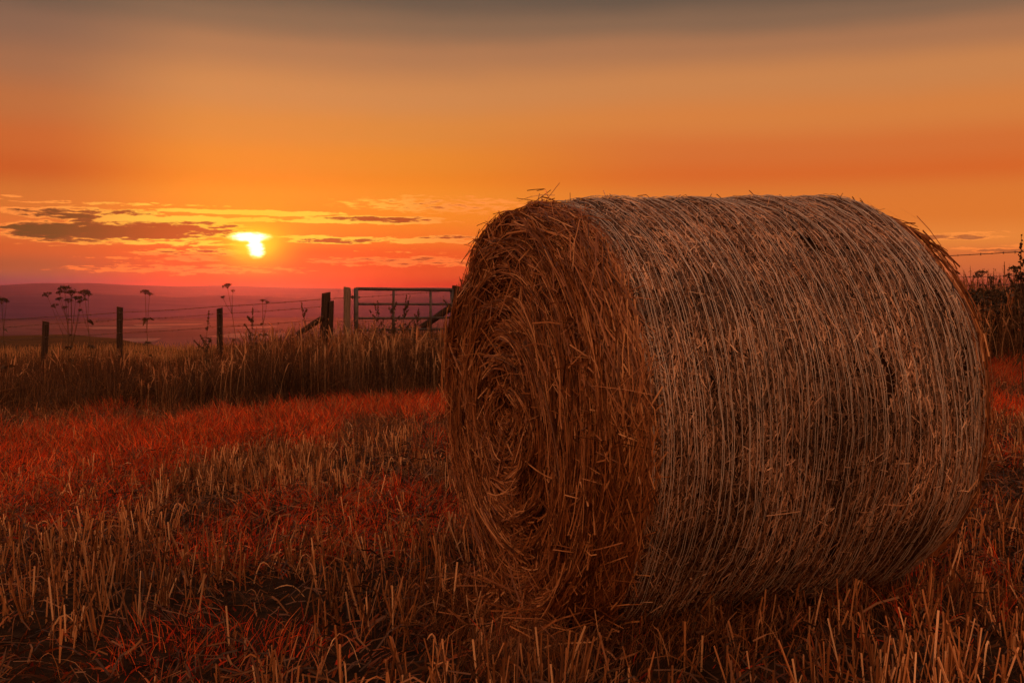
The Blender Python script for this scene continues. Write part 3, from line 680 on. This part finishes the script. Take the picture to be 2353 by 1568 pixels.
hogweed('tallest hogweed with a spray of seed heads over the post', 15.0, [(150, 152, 664, .15, [(.62, 110, 676, .10), (.7, 160, 690, .09), (.66, 128, 702, .08), (.85, 140, 672, .08), (.75, 137, 686, .07)]), (166, 160, 672, .12, [(.6, 186, 686, .12), (.68, 172, 684, .08), (.85, 170, 670, .07), (.55, 150, 706, .06), (.5, 181, 712, .05)])])
hogweed('slim leaning hogweed beside the tallest one', 15.3, [(222, 194, 672, .13, [(.8, 202, 676, .07), (.74, 184, 693, .06)])], 6)
hogweed('lone hogweed with two small heads between two fence posts', 15.5, [(352, 330, 670, .10, [(.72, 346, 675, .07)])], 5)
hogweed('hogweed leaning over the fence below the sun', 15.2, [(552, 523, 656, .10, [(.78, 512, 682, .05), (.82, 536, 668, .05)])], 4, .005)
hogweed('short dark hogweed in front of the gate strainer', 15.0, [(607, 604, 690, .055, [(.8, 613, 694, .05)])], 4, .006)
hogweed('hogweed cut off by the frame at the left edge', 14.0, [(22, 2, 690, .12, [(.8, 13, 692, .05)])], 5)
hogweed('brown hogweed cluster behind the far end of the bale', 13.0, [(2262, 2262, 627, .11, [(.75, 2246, 634, .08), (.7, 2276, 640, .08)])], 5)
hogweed('hogweed next to the post at the right edge', 13.0, [(2335, 2326, 618, .10, [(.75, 2318, 632, .07), (.8, 2342, 640, .06)])], 5)

def bush(label, px, py, y, wid):
    c = at(px, py, y); zb = float(gz(c.x, y)); root = empty('bramble_bush', (c.x, y, zb)); tag(root, label, 'bush'); H = c.z - zb
    for i in range(7):
        t = np.array([rng.normal(0, wid * .35), rng.normal(0, wid * .25), H * rng.uniform(.6, .95)]); p = bez((rng.normal(0, .1), rng.normal(0, .1), 0), t, (0, 0, .1), 8)
        v, f = tube(p, np.linspace(.009, .003, 8), 5); obj('stem', v, f, M['weed'], root)
    k = 9000; u_ = nrm(rng.normal(size=(k, 3))); rr2 = rng.uniform(.35, 1, k) ** .5 * (1 + .22 * np.sin(u_[:, 0] * 7 + 1) * np.sin(u_[:, 2] * 6))
    p = np.stack([u_[:, 0] * wid / 2, u_[:, 1] * wid / 2.4, H * .5 + u_[:, 2] * H * .5], -1) * np.stack([rr2, rr2, .55 + .45 * rr2], -1); p[:, 2] = np.abs(p[:, 2])
    d = nrm(rng.normal(size=(k, 3))) * rng.uniform(.012, .035, k)[:, None]
    tag(obj('foliage', *strands(np.stack([p - d, p, p + d], 1), np.tile(np.array([.002, .012, .002]), (k, 1)), 2), M['bush'], root), kind='stuff')
bush('dark bramble bush between the bale and the right edge post', 2290, 664, 14.2, 1.5)
bush('second dark bramble bush cut by the right edge', 2390, 655, 13.9, 1.3)

def dock(label, px, py, y, lean=0.0, spikes=8, group='seedy weeds by the gate'):
    b = at(px, 760, y); t = at(px + lean, py, y); zb = float(gz(b.x, y)); root = empty('dock_plant', (b.x, y, zb)); tag(root, label, 'weed', group)
    tip = np.array([t.x - b.x, 0, t.z - zb]); path = bez((0, 0, 0), tip, (rng.normal(0, .03), 0, 0), 12)
    v, f = tube(path, np.linspace(.006, .002, 12), 5); obj('stem', v, f, M['weed'], root)
    def spike(a, d, ln, nm=28):
        tq = rng.uniform(0, 1, nm)[:, None]; p = a + d * ln * tq + rng.normal(0, .012, (nm, 3)) * (1.2 - tq); q = nrm(rng.normal(size=(nm, 3)) + d) * .014
        P = np.concatenate([np.stack([p - q, p, p + q], 1), np.stack([a, a + d * ln * .5, a + d * ln])[None]])
        Wd = np.concatenate([np.tile(np.array([.002, .009, .001]), (nm, 1)), np.full((1, 3), .0018)])
        obj('seed_spike', *strands(P, Wd, 3), M['weed'], root)
    spike(path[8], nrm(path[-1] - path[8]), np.linalg.norm(path[-1] - path[8]), 36)
    for i in range(spikes):
        p = path[rng.integers(5, 10)]; d = nrm(np.array([rng.choice([-1, 1]) * rng.uniform(.3, .7), rng.normal(0, .3), rng.uniform(.6, 1)])); spike(p, d, rng.uniform(.08, .24), 30)
    for i in range(4): leafy(root, path[rng.integers(3, 8)], rng.uniform(.04, .08), 2)
dock('seedy weed between gate end and first upright', 868, 690, 16.6)
dock('tall seedy weed leaning on the first gate upright', 895, 682, 16.5, 8)
dock('pale seedy weed between the two gate uprights', 938, 678, 16.6, -4)
dock('seedy weed at the second gate upright', 962, 706, 16.4)
dock('small weed with seed tips against the braced post', 1036, 684, 17.0, 4, 3)
dock('thin weed with drooping tip just before the strainer post', 700, 694, 16.4, -8, 3)
dock('low weed in line with the middle fence post', 470, 712, 16.0, 10, 4)
dock('bushy weed between two posts under the sun', 575, 706, 16.0, 6, 6)
dock('bushy low weed at the right fence wires', 2292, 640, 12.8, 4, 7)
dock('tall leafy weed at the right edge above the wire', 2352, 540, 9.0, -6, 8)

# ------------------------------------------------------------------ haze over the valley
hzm, n = newmat('haze')
vol = n.n.new('ShaderNodeVolumePrincipled')
vol.inputs['Color'].default_value = (.36, .28, .66, 1); vol.inputs['Density'].default_value = 2.6e-5; vol.inputs['Anisotropy'].default_value = .87
o_ = n.n.new('ShaderNodeOutputMaterial'); n.l.new(vol.outputs[0], o_.inputs['Volume'])
B, zb, zt = 18000, -80, 235
hv = [(sx_ * B, sy_ * B, z_) for z_ in (zb, zt) for sx_, sy_ in ((-1, -1), (1, -1), (1, 1), (-1, 1))]
hf = [(3, 2, 1, 0), (4, 5, 6, 7), (0, 1, 5, 4), (1, 2, 6, 5), (2, 3, 7, 6), (3, 0, 4, 7)]
tag(obj('haze', hv, hf, hzm), 'thin evening haze filling the valley', kind='stuff')
